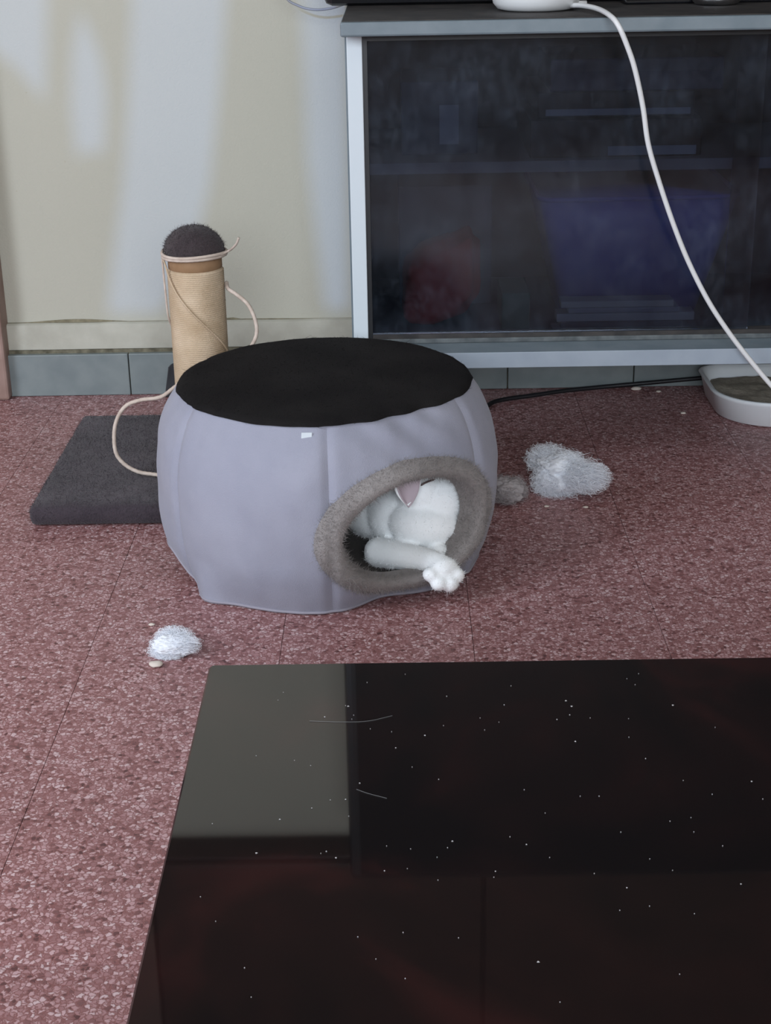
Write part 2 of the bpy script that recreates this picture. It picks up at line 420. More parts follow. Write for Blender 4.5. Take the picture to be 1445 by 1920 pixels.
# plaster band above the skirting, dirty on its ledge, and the skirting tiles
b = nb(); nseg = 90; V = []; Fc = []
for i in range(nseg + 1):
    x = DX1 + (1.6 - DX1) * i / nseg
    zt = .1135 + .0022 * noise.noise((x * 9, 1, 0)) + .001 * noise.noise((x * 40, 4, 0)); yf = .0345 + .001 * noise.noise((x * 14, 7, 0))
    V += [(x, yf, .073), (x, yf, zt - .003), (x, yf + .003, zt), (x, WY + .01, zt + .0005)]
for i in range(nseg):
    for q in range(3): Fc.append((i * 4 + q, (i + 1) * 4 + q, (i + 1) * 4 + q + 1, i * 4 + q + 1))
tag(obj('trim_1', (V, Fc), M_band, smooth=True), kind='structure')
V = []; Fc = []
for i in range(nseg * 2 + 1):                 # grime gathered on the ledge
    x = DX1 + (1.6 - DX1) * i / (nseg * 2)
    a = max(0, noise.noise((x * 7, 3, 9)) + .15) * (.006 if x < -.25 else .0015) + .0003
    V += [(x, WY - .0006, .1130), (x, WY - .0006 - a * .8, .1142), (x, WY - .0005, .1135 + a * 1.2)]
for i in range(nseg * 2):
    for q in range(2): Fc.append((i * 3 + q, (i + 1) * 3 + q, (i + 1) * 3 + q + 1, i * 3 + q + 1))
tag(obj('trim_2', (V, Fc), mat('ledge_dirt', (.15, .13, .085), .95, col2=(.24, .21, .14), noise_scale=90)), kind='structure')
base = tag(obj('baseboard_back', bx(DX1, 1.6, .033, WY, 0, .0725), M_grime), kind='structure')
st = bx(-.0978, .0978, -.0055, .0055, 0, .0665, bev=.0012); s0 = obj('tile', st, M_skirt, base)
xj = -.4188; k = 0
cuts = [DX1] + [xj + .1972 * i for i in range(0, 11)]
for a, c in zip(cuts[:-1], cuts[1:]):
    o = s0 if k == 0 else bpy.data.objects.new('tile', s0.data)
    if k: COL.objects.link(o); o.parent = base
    o.location = ((a + c) / 2, .0295, .0005); o.scale.x = (c - a) / .1972; k += 1

# door casing whose edge just shows at the left, with a closed door in it
d = empty('door_1', (DX0 + .4, .03, 0), kind='structure')
b = nb(); box(b, DX1 - .07, DX1 + .004, .005, .06, 0, 2.03, bev=.004); box(b, DX0, DX0 + .07, .005, .06, 0, 2.03, bev=.004); box(b, DX0, DX1, .005, .06, 1.96, 2.03, bev=.004)
obj('door_frame', b, M_wood, d)
b = nb(); box(b, DX0 + .072, DX1 - .072, .05, .085, .006, 1.958, bev=.003)
obj('door_leaf', b, M_wood, d)
obj('door_panel', bx(DX0 + .17, DX1 - .17, .042, .05, .2, .9, bev=.003), M_wood, d)
obj('door_panel', bx(DX0 + .17, DX1 - .17, .042, .05, 1.0, 1.85, bev=.003), M_wood, d)
obj('door_handle', tube([Vector(p) for p in ((DX1 - .12, .05, 1.0), (DX1 - .12, .0, 1.0), (DX1 - .24, .0, 1.0))], .009, 8), M_chrome, d, True)

# rear window behind the photographer; its unseen curtain has gaps shaped to cast the sun strips on the wall
win = empty('window_1', ((WX0 + WX1) / 2, YR - .05, WZ0), kind='structure')
b = nb()
for z in (WZ0 + .03, WZ1 - .03): box(b, WX0, WX1, YR - .08, YR - .03, z - .03, z + .03)
for x in (WX0 + .03, -.62, WX1 - .03): box(b, x - .03, x + .03, YR - .08, YR - .03, WZ0 + .06, WZ1 - .06)
obj('window_frame', b, M_white, win)
def curtain():
    yc = -4.7; dy = WY - yc
    dx, dz = -dy * math.tan(SUN_AZ), dy * math.tan(SUN_EL) / math.cos(SUN_AZ)
    gaps = [[(-.70, 1.1), (-.49, 1.1), (-.497, .592), (-.505, .518), (-.515, .448), (-.55, .496), (-.614, .55), (-.70, .62)],
            [(-.45, .575), (-.438, .547), (-.426, .509), (-.422, .456), (-.432, .376), (-.475, .368), (-.476, .442), (-.467, .518), (-.457, .555)],
            [(-.36, 1.1), (-.23, 1.1), (-.238, .588), (-.253, .476), (-.265, .4), (-.278, .322), (-.300, .249), (-.335, .184), (-.365, .128), (-.449, .128), (-.431, .219), (-.409, .324), (-.392, .441), (-.374, .59)],
            [(-.135, 1.1), (-.062, 1.1), (-.064, .585), (-.073, .125), (-.110, .125), (-.130, .359), (-.130, .586)]]
    V = []; Fc = []; dzr = .008; z = .08
    def cross(poly, zq):
        xs = []
        for (x0, z0), (x1, z1) in zip(poly, poly[1:] + poly[:1]):
            if (z0 <= zq) != (z1 <= zq): xs.append(x0 + (x1 - x0) * (zq - z0) / (z1 - z0))
        return sorted(xs)
    while z < 2.3:
        xs = [WX0 - .2]
        for gq in gaps: xs += cross([(x + dx, zz_ + dz) for x, zz_ in gq], z + dzr / 2)
        xs.append(WX1 + .25)
        for x0, x1 in zip(xs[::2], xs[1::2]):
            n0 = len(V); V += [(x0, yc, z), (x1, yc, z), (x1, yc, z + dzr), (x0, yc, z + dzr)]; Fc.append((n0, n0 + 1, n0 + 2, n0 + 3))
        z += dzr
    return V, Fc
cu = obj('curtain', curtain(), M_curtain, win)
md = cu.modifiers.new('thickness', 'SOLIDIFY'); md.thickness = .004
obj('curtain_rod', tube([Vector((WX0 - .3, -4.7, 2.31)), Vector((WX1 + .35, -4.7, 2.31))], .012, 10), M_darkwood, win, True)

# ------------------------------------------------------------------ television cabinet
CX0, CX1, CF, CB = -.061, .88, -.40, .02
cab = empty('tv_cabinet', ((CX0 + CX1) / 2, -.19, 0), 'grey cabinet with dark smoked glass sliding doors against the cream wall', 'cabinet')
obj('top_board', bx(CX0, CX1, CF, CB, .5700, .5868, bev=.0025), M_grey, cab)
obj('top_covering', bx(CX0 + .002, CX1 - .002, CF + .006, CB - .002, .5868, .5880, bev=.0004), M_dustblack, cab)['label'] = 'dusty black covering on the cabinet top'
obj('bottom_board', bx(CX0 + .003, CX1 - .003, CF + .0022, CB, .1625, .1822, bev=.001), M_grey, cab)
obj('lit_front_face', bx(CX0 + .003, CX1 - .003, CF, CF + .002, .1623, .1826, bev=.0005), M_litfront, cab)  # front of the bottom board, coloured lighter than its top as if lit
for x in (CX0 + .003, CX1 - .018): obj('side_panel', bx(x, x + .015, -.338, CB, .1824, .5698), M_grey, cab)
for x in (CX0 + .0055, CX1 - .0245): obj('frame_post', bx(x, x + .019, -.352, -.3385, .1824, .5690, bev=.001), M_white, cab)['label'] = 'white upright strip at the cabinet edge'
for x in (CX0 + .0248, CX1 - .0305): obj('door_edge', bx(x, x + .0055, -.350, -.338, .1824, .5690), M_black, cab)
obj('back_panel', bx(CX0 + .02, CX1 - .02, .010, CB - .001, .1824, .5698), M_inside, cab)
obj('shelf', bx(CX0 + .0185, CX1 - .0185, -.30, .009, .392, .406), M_shelf, cab)
tr = obj('door_track', bx(CX0 + .03, CX1 - .03, -.352, -.320, .1824, .1885, bev=.001), M_dustgrey, cab)
obj('track_groove', bx(CX0 + .03, CX1 - .03, -.350, -.333, .1886, .1940), M_dustblack, tr)
obj('door_track', bx(CX0 + .03, CX1 - .03, -.352, -.320, .5610, .5698), M_black, cab)
obj('glass_door', bx(CX0 + .0305, .455, -.347, -.343, .1942, .561), M_glass, cab)
obj('glass_door', bx(.425, CX1 - .031, -.3325, -.329, .1942, .561), M_glass, cab)
for x in (CX0 + .05, CX1 - .09):
    for y in (-.31, -.04): obj('foot', lathe([(.018, 0), (.02, .004), (.016, .1), (.022, .155), (.022, .1624)], x + .02, y, 16), M_black, cab, True)

# things behind the glass
def stackbox(name, x0, x1, y0, y1, z0, z1, m, label, cat, strip=None, group=None):
    e = empty(name, ((x0 + x1) / 2, (y0 + y1) / 2, z0), label, cat, group)
    obj('case', bx(x0, x1, y0, y1, z0, z1, bev=.002), m, e)
    if strip: obj('front_strip', bx(strip[0], strip[1], y0 - .0015, y0 - .0002, strip[2], strip[3]), strip[4], e)
    return e
SZ, BZ = .4062, .1824
stackbox('disc_player', .175, .395, -.28, -.06, SZ, .454, M_brownb, 'dark brown player with a silver strip on the cabinet shelf', 'player', (.275, .388, .4085, .4200, M_silver))
stackbox('set_top_box', .185, .385, -.27, -.08, .4545, .487, M_black, 'black flat box lying on the brown player', 'set-top box', (.195, .380, .458, .466, M_silver))
stackbox('navy_case', .20, .42, -.27, -.10, .4875, .528, M_navy, 'navy blue case topmost on the shelf stack', 'case', (.215, .415, .512, .526, M_greybox))
stackbox('grey_carton', .01, .11, -.24, -.08, SZ, .500, M_greybox, 'grey-blue carton on the shelf behind the glass', 'box', (.06, .085, .42, .47, M_silver))
def bin_mesh():
    V = []; Fc = []; n = 6
    rings = [(BZ, .225, .405, -.25, -.10), (.30, .200, .435, -.28, -.07), (.352, .188, .448, -.29, -.06)]
    for z, x0, x1, y0, y1 in rings:
        r = .02
        for cx_, cy_, a0 in ((x1 - r, y1 - r, 0), (x0 + r, y1 - r, 90), (x0 + r, y0 + r, 180), (x1 - r, y0 + r, 270)):
            for q in range(n + 1):
                a = math.radians(a0 + 90 * q / n)
                slump = .0 if z < .34 else .018 * math.sin((cx_ - .2) * 13)
                V.append((cx_ + r * math.cos(a), cy_ + r * math.sin(a), z + slump))
    m_ = 4 * (n + 1)
    for i in range(2):
        for q in range(m_): Fc.append((i * m_ + q, i * m_ + (q + 1) % m_, (i + 1) * m_ + (q + 1) % m_, (i + 1) * m_ + q))
    Fc.append(tuple(range(m_))[::-1]); Fc.append(tuple(2 * m_ + q for q in range(m_)))
    return V, Fc
e = empty('storage_bin', (.315, -.17, BZ), 'deep blue plastic storage bin behind the glass', 'bin')
obj('body', bin_mesh(), M_blue, e, True)
_v = bin_mesh()[0][-28:]
obj('rim', tube([Vector(p) for p in _v], .0035, 6, closed=True), M_blue, e, True)
def redbag():
    bm = nb(); bmesh.ops.create_icosphere(bm, subdivisions=4, radius=1)
    for v in bm.verts:
        c = v.co.copy(); s = Vector([math.copysign(abs(q) ** .55, q) for q in c])
        k_ = 1 + .12 * noise.noise(c * 2.3)
        v.co = Vector((.062 + s.x * .052 * k_, -.22 + s.y * .05 * k_, max(BZ + .0005, BZ + .055 + (s.z * .055 + .018 * s.x) * k_)))
    return bm
tag(obj('red_bag', redbag(), M_red, smooth=True, origin=(.062, -.22, BZ)), 'crumpled red bag on the cabinet floor behind the glass', 'bag')
stackbox('grey_folder', .005, .135, -.15, -.05, BZ, .350, M_greybox, 'tall grey-blue box standing behind the red bag', 'box')
stackbox('green_carton', .140, .178, -.29, -.20, BZ, .232, M_greenp, 'small green carton between the red bag and blue bin', 'box')
z = BZ
for i, (x0, x1, h, m) in enumerate([(.205, .385, .010, M_paper), (.215, .375, .008, M_greybox), (.210, .39, .011, M_paper), (.225, .370, .007, M_silver), (.215, .362, .009, M_paper)]):
    lab = ['lowest magazine of the pile before the blue bin', 'thin grey magazine second from the bottom of the pile', 'thick pale magazine in the middle of the pile', 'thin silver magazine second from the top of the pile', 'pale magazine topmost of the pile before the blue bin'][i]
    tag(obj('magazine', bx(x0, x1, -.325, -.296, z + .0002, z + h, bev=.001), m, origin=((x0 + x1) / 2, -.31, z)), lab, 'magazine', 'magazines piled behind the glass'); z += h + .0002

# ------------------------------------------------------------------ television and devices on the cabinet
tv = empty('television', (.54, -.13, .588), 'large black flat television standing on the cabinet', 'television')
obj('casing', bx(-.090, 1.165, -.150, -.105, .5884, 1.335, bev=.011), M_black, tv)
obj('screen', bx(-.072, 1.152, -.1525, -.1502, .612, 1.322), M_screen, tv)
obj('stand_foot', bx(.30, .80, -.21, -.151, .5882, .5935, bev=.002), M_screen, tv)
wu = empty('wall_unit', (.3, -.1, 1.37), 'dark wooden wall cupboard hung above the television', 'cupboard')
obj('case', bx(-.606, 1.30, -.02, WY - .0005, 1.375, 2.3, bev=.003), M_darkwood, wu)
obj('door', bx(-.604, -.446, -.036, -.0205, 1.380, 2.295, bev=.002), M_sidewood, wu)
for i in range(3): obj('door', bx(-.440 + i * .581, -.440 + i * .581 + .575, -.036, -.0205, 1.380, 2.295, bev=.002), M_darkwood, wu)

pk = empty('white_puck', (.180, -.270, .588), 'round white device with a cable on the cabinet top', 'device')
obj('body', lathe([(.040, .5882), (.048, .5905), (.0535, .597), (.055, .604), (.055, .616), (.052, .622), (.044, .625)], .180, -.270, 48), M_cable, pk, True)
obj('plug', tube([Vector((.226, -.279, .5945)), Vector((.242, -.277, .5945))], .0042, 10), M_cable, pk, True)
wc = spline([(0.2108, -0.2800, 0.5921), (0.2285, -0.3150, 0.5954), (0.2432, -0.3700, 0.5952), (0.2525, -0.4200, 0.5908), (0.2603, -0.4380, 0.5808), (0.2711, -0.4380, 0.5588), (0.2819, -0.4350, 0.5315), (0.2939, -0.4300, 0.4883), (0.3027, -0.4270, 0.4445), (0.3181, -0.4240, 0.3996), (0.3385, -0.4220, 0.3474), (0.3596, -0.4200, 0.3006), (0.3854, -0.4200, 0.2533), (0.4110, -0.4200, 0.2155), (0.4402, -0.4200, 0.1784), (0.4733, -0.4200, 0.1401), (0.5139, -0.4200, 0.0982), (.57, -.41, .045), (.64, -.39, .0035), (.78, -.37, .0035)], 8)
tag(obj('white_cable', tube(wc, .0031, 10), M_cable, smooth=True, origin=(.64, -.38, 0)), 'white cable hanging down across the glass doors', 'cable')
gc = spline([(.02, -.085, .95), (-.04, -.080, .84), (-.135, -.045, .73), (-.172, -.03, .65), (-.15, -.03, .597), (-.13, -.03, .582), (-.108, -.03, .5765), (-.085, -.03, .578), (-.066, -.04, .584), (-.05, -.05, .5905), (.0, -.06, .5905), (.06, -.07, .5905)], 8)
tag(obj('grey_cable', tube(gc, .0018, 8), M_cableg, smooth=True, origin=(-.05, -.05, .588)), 'thin grey cable looping past the cabinet corner at the wall', 'cable')
bc = spline([(.02, -.16, .004), (.085, -.125, .004), (.124, -.093, .004), (.151, -.048, .004), (.21, -.022, .004), (.261, -.001, .004), (.322, .014, .0045), (.38, .017, .008), (.463, .0185, .014), (.50, .0185, .016), (.6, .0185, .012), (.75, .0185, .006), (.95, .0185, .004)], 8)
tag(obj('black_cable', tube(bc, .0035, 8), M_cableb, smooth=True, origin=(.2, -.02, 0)), 'black cable lying on the floor under the cabinet', 'cable')
tag(obj('chrome_dish', lathe([(.022, .5882), (.026, .589), (.030, .5925), (.033, .598), (.031, .5985), (.028, .594), (.02, .5915)], .412, -.235, 32, True, True), M_chrome, smooth=True, origin=(.412, -.235, .588)), 'small shiny metal dish on the cabinet top', 'dish')

# oval tray under the cabinet
def tray_ring(inset, z, n=16):
    x0, x1, y0, y1 = .462 + inset, .77 - inset, -.196 + inset, .005 - inset * .6
    pts = []; r = .085 - inset * .5; rb = .03
    for cx_, cy_, a0, rr in ((x1 - rb, y1 - rb, 0, rb), (x0 + rb, y1 - rb, 90, rb), (x0 + r, y0 + r, 180, r), (x1 - r, y0 + r, 270, r)):
        for q in range(n):
            a = math.radians(a0 + 90 * q / (n - 1)); pts.append((cx_ + rr * math.cos(a), cy_ + rr * math.sin(a), z))
    return pts
rings = [tray_ring(.016, .0005), tray_ring(.010, .003), tray_ring(.003, .034), tray_ring(-.001, .039), tray_ring(.001, .0415), tray_ring(.005, .0405), tray_ring(.010, .034), tray_ring(.018, .006)]
V = [p for r in rings for p in r]; m_ = len(rings[0]); Fc = []
for i in range(len(rings) - 1):
    for q in range(m_): Fc.append((i * m_ + q, i * m_ + (q + 1) % m_, (i + 1) * m_ + (q + 1) % m_, (i + 1) * m_ + q))
Fc += [tuple(range(m_))[::-1], tuple((len(rings) - 1) * m_ + q for q in range(m_))]
ty = empty('tray', (.63, -.1, 0), 'white round-cornered tray with beige filling under the cabinet', 'tray')
obj('shell', (V, Fc), M_tray, ty, True)
lb = nb(); lr = tray_ring(.0135, .0)
bmesh.ops.create_grid(lb, x_segments=60, y_segments=40, size=1)
for v in lb.verts:
    u, w_ = v.co.x, v.co.y
    # square grid mapped onto the tray's rounded rectangle
    x0, x1, y0, y1 = .479, .753, -.178, -.008
    sx = u * math.sqrt(1 - .28 * w_ * w_) if w_ < 0 else u; sy = w_ * math.sqrt(1 - .28 * u * u) if w_ < 0 else w_
    x, y = (x0 + x1) / 2 + sx * (x1 - x0) / 2, (y0 + y1) / 2 + sy * (y1 - y0) / 2
    edge = max(abs(u), abs(w_)); v.co = Vector((x, y, .020 + .004 * noise.noise((x * 40, y * 40, 0)) + (.004 * (y - y0) / .1) - .004 * max(0, edge - .9) * 10))
o = obj('filling', lb, M_litter, ty, True); o['label'] = 'beige granular filling'

# ------------------------------------------------------------------ cat cave pouf
AX, AY = -.083, -.605
SEAM0 = 3.0; OPEN = 33.0; HW_I, HW_O, HH_I, HH_O, ZC0 = .0835, .112, .0590, .0800, .0905
def lerp_tab(tab, x):
    for (a, va), (b_, vb) in zip(tab[:-1], tab[1:]):
        if x <= b_:
            t = min(1, max(0, (x - a) / (b_ - a))); t = t * t * (3 - 2 * t); return va + (vb - va) * t
    return tab[-1][1]
PROF = [(0, .176), (.02, .185), (.05, .1935), (.09, .1965), (.13, .1965), (.16, .192), (.185, .184), (.203, .1745), (.216, .1635)]
def prof_r(z):
    for (a, va), (b_, vb) in zip(PROF[:-1], PROF[1:]):
        if z <= b_:
            return va + (vb - va) * max(0, (z - a)) / (b_ - a)
    return PROF[-1][1]
PROFS = [prof_r(i * .216 / 400) for i in range(401)]
PROFS = np.convolve(np.pad(PROFS, 20, mode='edge'), np.ones(41) / 41, 'valid')
def surf(th, z):
    """radius of the pouf's cloth at angle th (degrees, 0 towards the camera, + to the right) and height z"""
    r = PROFS[int(max(0, min(400, z / .216 * 400)))]
    ph = ((th - SEAM0) % 60) / 60
    d = min(ph, 1 - ph) * 60
    mid = math.sin(math.pi * max(0, min(1, z / .216))) ** .5
    r *= 1 + .016 * (math.sin(math.pi * ph)) ** .6 * mid - .012
    r -= .0035 * math.exp(-(d / 1.6) ** 2) * (.35 + .65 * mid)
    # the panel with the opening is flatter
    do = abs((th - OPEN + 180) % 360 - 180)
    if do < 34: r -= .012 * math.cos(do / 34 * math.pi / 2) ** 1.5
    # foot: pinched in below the opening, one corner standing out at the left
    low = max(0, 1 - z / .05)
    dl = ((th + 44 + 180) % 360 - 180); r += .017 * math.exp(-(dl / 8) ** 2) * low ** 1.2
    dk = ((th - 24 + 180) % 360 - 180); r -= .018 * math.exp(-(dk / 14) ** 2) * low ** .8
    # slack and creases in the cloth
    x, y = math.sin(math.radians(th)), math.cos(math.radians(th))
    r += .0022 * noise.noise((x * 3.2, y * 3.2, z * 14)) + .0012 * noise.noise((x * 9, y * 9, z * 30 + 5))
    up = max(0, (z - .15) / .066)
    if 5 < th < 62: r += .0034 * up * math.sin((th * 1.1 + z * 420) * .35) * math.sin(math.pi * (th - 5) / 57)
    return r
def foot(th):
    """height of the cloth's lower edge: it lies on the scratching board at the back left"""
    t = (th + 360) % 360
    return .0005 + .0320 * max(0, min(1, (t - 178) / 18)) * max(0, min(1, (305 - t) / 14))
def pp(th, z, dr=0):
    r = surf(th, z) + dr; a = math.radians(th)
    return Vector((AX + r * math.sin(a), AY - r * math.cos(a), z))
def zz(th, t): f = foot(th); return f + (.216 - f) * t
pouf = empty('cat_cave', (AX, AY, 0), 'grey fabric cat cave pouf with black top and plush-ringed opening', 'pet bed')
NT, NZ = 60, 44
def in_open(th, z, s=1.0):
    u = math.radians((th - OPEN + 180) % 360 - 180) * .18
    return (u / (.096 * s)) ** 2 + ((z - ZC0) / (.068 * s)) ** 2 < 1
for k in range(6):
    V = []; Fc = []
    a0 = SEAM0 + 60 * k
    for j in range(NZ + 1):
        for i in range(NT + 1):
            th = a0 + 60 * i / NT
            V.append(pp(th, zz(th, j / NZ)))
    n1 = len(V)
    for j in range(NZ + 1):
        for i in range(NT + 1):
            th = a0 + 60 * i / NT
            V.append(pp(th, zz(th, j / NZ), -.012))
    W = NT + 1
    def hole(i, j):
        th = a0 + 60 * (i + .5) / NT; return in_open(th, zz(th, (j + .5) / NZ))
    for j in range(NZ):
        for i in range(NT):
            if hole(i, j): continue
            q = (j * W + i, j * W + i + 1, (j + 1) * W + i + 1, (j + 1) * W + i)
            Fc.append(q); Fc.append(tuple(n1 + v for v in q[::-1]))
    o = obj('panel', (V, Fc), M_pouf, pouf, True)
# stitched seams
for k in range(6):
    th = SEAM0 + 60 * k
    pts = []
    for j in range(41):
        z = zz(th, j / 40)
        if in_open(th + .01, z, 1.12): continue
        pts.append(pp(th, z, -.0008))
    obj('seam', tube(pts, .0009, 6), M_seam, pouf, True)
# lining, base and cushion floor
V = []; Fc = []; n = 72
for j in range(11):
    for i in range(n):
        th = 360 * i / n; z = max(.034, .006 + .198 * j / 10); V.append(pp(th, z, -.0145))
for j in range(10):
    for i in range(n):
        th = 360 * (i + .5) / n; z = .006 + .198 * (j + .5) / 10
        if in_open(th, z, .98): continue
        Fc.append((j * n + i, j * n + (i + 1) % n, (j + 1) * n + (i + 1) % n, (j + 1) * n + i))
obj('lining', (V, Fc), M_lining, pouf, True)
V = [pp(5 * i, zz(5 * i, 0), -.006) for i in range(n)] + [pp(5 * i, max(.012, zz(5 * i, 0)) + .006, -.020) for i in range(n)] + [Vector((AX, AY, .028))]
Fc = [(i, (i + 1) % n, n + (i + 1) % n, n + i) for i in range(n)] + [(n + i, n + (i + 1) % n, 2 * n) for i in range(n)]
obj('base_cushion', (V, Fc), M_lining, pouf, True)
pts = []
for i in range(181):
    th = 2 * i; pts.append(pp(th, zz(th, 0) + .0022, -.0002))
obj('base_piping', tube(pts[:-1], .0018, 6, closed=True), M_seam, pouf, True)
# black top: slightly uneven outline, a little domed
V = []; Fc = []; NR = 20; n = 144
for j in range(NR + 1):
    for i in range(n):
        th = 360 * i / n; f = 1 - (1 - j / NR) ** 2
        R = surf(th, .2150) + .0036 + .0014 * noise.noise((math.sin(math.radians(th)) * 2.5, math.cos(math.radians(th)) * 2.5, 3)) + .0006 * noise.noise((th * .15, 2, 1))
        zt = .2190 - .0058 * f ** 40 + .0035 * (1 - f * f) * (1 + .8 * noise.noise((f * math.sin(math.radians(th)) * 3, f * math.cos(math.radians(th)) * 3, 1)))
        a = math.radians(th); V.append((AX + R * f * math.sin(a), AY - R * f * math.cos(a), zt))
for j in range(NR):
    for i in range(n): Fc.append((j * n + i, j * n + (i + 1) % n, (j + 1) * n + (i + 1) % n, (j + 1) * n + i))
topc = obj('top_cover', (V, Fc), M_pouftop, pouf, True); topc['label'] = 'black cloth top'
V2, F2 = fibres(topc, 5000, .004, .0004, 2, 1.4, .6, 5)
ff = obj('fuzz', (V2, F2), M_pouftop, topc); ff['kind'] = 'stuff'
# care label under the black top
c0 = pp(-4.0, .2085, .0030); q = [(-.0055, 0), (.0055, 0), (.0050, -.0085), (-.0060, -.0085)]
V = [(c0.x + a, c0.y - .0006 - .001 * (-b_ / .009), c0.z + b_) for a, b_ in q] + [(c0.x + a, c0.y, c0.z + b_) for a, b_ in q]
obj('care_tag', (V, [(0, 1, 2, 3), (7, 6, 5, 4), (0, 4, 5, 1), (1, 5, 6, 2), (2, 6, 7, 3), (3, 7, 4, 0)]), M_white, pouf)
# plush ring round the opening
V = []; Fc = []; n = 120; m_ = 13
for i in range(n):
    a = 2 * math.pi * i / n
    wob = 1 + .018 * noise.noise((math.cos(a) * 2, math.sin(a) * 2, 8))
    for j in range(m_):
        s = j / (m_ - 1)                       # 0 inside the cave .. 1 at the outer edge
        f = max(0, (s - .25) / .75)
        hw = HW_I + (HW_O - HW_I) * f; hh = HH_I + (HH_O - HH_I) * f
        if s < .25: k_ = (.25 - s) / .25; hw -= .001 * math.sin(k_ * 3); hh -= .001 * math.sin(k_ * 3)
        u = hw * wob * math.cos(a); z = ZC0 + hh * wob * math.sin(a)
        z = max(z, .0085 + .004 * f)
        th = OPEN + math.degrees(u / .18)
        if s < .25: dr = .007 - .026 * (.25 - s) / .25
        else: dr = .007 + .0075 * math.sin(math.pi * min(1, f * 1.0)) ** .7 - .009 * f ** 2
        V.append(pp(th, z, dr))
for i in range(n):
    for j in range(m_ - 1): Fc.append((i * m_ + j, i * m_ + j + 1, ((i + 1) % n) * m_ + j + 1, ((i + 1) % n) * m_ + j))
ring = obj('plush_ring', (V, Fc), M_plush, pouf, True); ring['label'] = 'taupe plush ring round the opening'
V2, F2 = fibres(ring, 16000, .0042, .00045, 2, 1.0, .5, 11, keep=lambda c, nn: (((c[:, 0] - AX) ** 2 + (c[:, 1] - AY) ** 2) > .165 ** 2).astype(float))
ff = obj('pile', (V2, F2), M_plush, ring); ff['kind'] = 'stuff'

# ------------------------------------------------------------------ white cat curled inside
_a = math.radians(OPEN); Nv = Vector((math.sin(_a), -math.cos(_a), 0)); Tv = Vector((math.cos(_a), math.sin(_a), 0))
def loc(u, n_, z): return Vector((AX, AY, 0)) + Tv * u + Nv * n_ + Vector((0, 0, z))
Rm = Matrix((Tv, Nv, Vector((0, 0, 1)))).transposed().to_4x4()
def blob(bm, u, n_, z, ru, rn, rz, rot=(0, 0, 0), sub=3):
    b2 = nb(); bmesh.ops.create_icosphere(b2, subdivisions=sub, radius=1)
    from mathutils import Euler
    mtx = Matrix.Translation(loc(u, n_, z)) @ Rm @ Euler([math.radians(r) for r in rot]).to_matrix().to_4x4() @ Matrix.Diagonal((ru, rn, rz, 1))
    merge(bm, b2, mtx)
def limb(bm, pts, rad, per=6):
    P = spline([loc(*p) for p in pts], per)
    n = len(P)
    for i, p in enumerate(P):
        t = i / (n - 1) * (len(rad) - 1); k_ = min(int(t), len(rad) - 2); r = rad[k_] + (rad[k_ + 1] - rad[k_]) * (t - k_)
        b2 = nb(); bmesh.ops.create_icosphere(b2, subdivisions=2, radius=r); merge(bm, b2, Matrix.Translation(p))
cat = empty('cat', loc(0, .02, .03), 'white cat asleep inside the cave with one paw over the rim', 'cat')
cb = nb()
blob(cb, .076, .118, .088, .035, .034, .032)                       # skull
blob(cb, .054, .112, .100, .027, .028, .026)                       # crown by the ear
blob(cb, .092, .128, .102, .021, .022, .020, (0, 25, 0))           # upturned cheek
blob(cb, .104, .112, .090, .014, .018, .015)                       # muzzle
blob(cb, .094, .130, .076, .019, .018, .019)                       # jowl
blob(cb, .060, .116, .063, .046, .044, .031, (0, 8, 0))            # throat and chest
blob(cb, .046, .080, .062, .036, .044, .037)                       # shoulder
blob(cb, .044, .034, .058, .042, .050, .037)                       # ribs
blob(cb, .046, -.030, .058, .050, .050, .036)                      # loin
blob(cb, .010, -.080, .056, .050, .044, .036)                      # hips
limb(cb, [(-.02, -.115, .048), (-.075, -.090, .044), (-.108, -.04, .042), (-.112, .01, .040)], [.016, .014, .012, .008])   # tail
limb(cb, [(.000, -.060, .052), (-.030, -.030, .045), (-.020, .015, .043)], [.030, .020, .014])            # hind leg, folded
limb(cb, [(.002, .106, .036), (.012, .136, .0395), (.025, .164, .0415), (.030, .181, .040)], [.018, .0160, .0140, .0150])  # near foreleg
limb(cb, [(.045, .110, .045), (.054, .138, .040), (.050, .158, .040)], [.017, .0145, .0125])          # far foreleg tucked under the chin
blob(cb, .032, .190, .0370, .0185, .0140, .0150, (0, 12, 0))          # paw
for u, n_, z, r in ((.0125, .193, .0375, .0085), (.0185, .200, .0285, .0092), (.031, .203, .0255, .0098), (.043, .199, .0310, .0094)): blob(cb, u, n_, z, r, r * 1.05, r * .95)
body = obj('body', cb, M_fur, cat)
evaluated(body, [('REMESH', dict(mode='VOXEL', voxel_size=.0022)), ('SMOOTH', dict(factor=.5, iterations=5))])
# ear folded down towards the opening: outer leaf and pink inside
def ear(sc_, dn):
    base_l, base_r, tip = Vector((.004, .139 + dn, .1305)), Vector((.036, .142 + dn, .1275)), Vector((.0145, .150 + dn, .1015))
    V = []; Fc = []; ns, nw = 12, 9
    for i in range(ns + 1):
        t = i / ns; w_ = (1 - t ** 2.2) * sc_
        mid = (base_l + base_r) / 2 * (1 - t) + tip * t
        for j in range(nw + 1):
            s = j / nw * 2 - 1
            p = mid + (base_r - base_l) / 2 * s * w_ + Vector((0, -.007 * (1 - s * s) * (1 - t * .6), 0))
            V.append(loc(*p))
    W = nw + 1
    for i in range(ns):
        for j in range(nw): Fc.append((i * W + j, i * W + j + 1, (i + 1) * W + j + 1, (i + 1) * W + j))
    return V, Fc
e1 = obj('ear', ear(1.08, -.002), M_fur, cat, True); e1.modifiers.new('thickness', 'SOLIDIFY').thickness = .002
e2 = obj('inner_ear', ear(.92, 0), M_pink, e1, True); e2['label'] = 'pink inside of the ear'
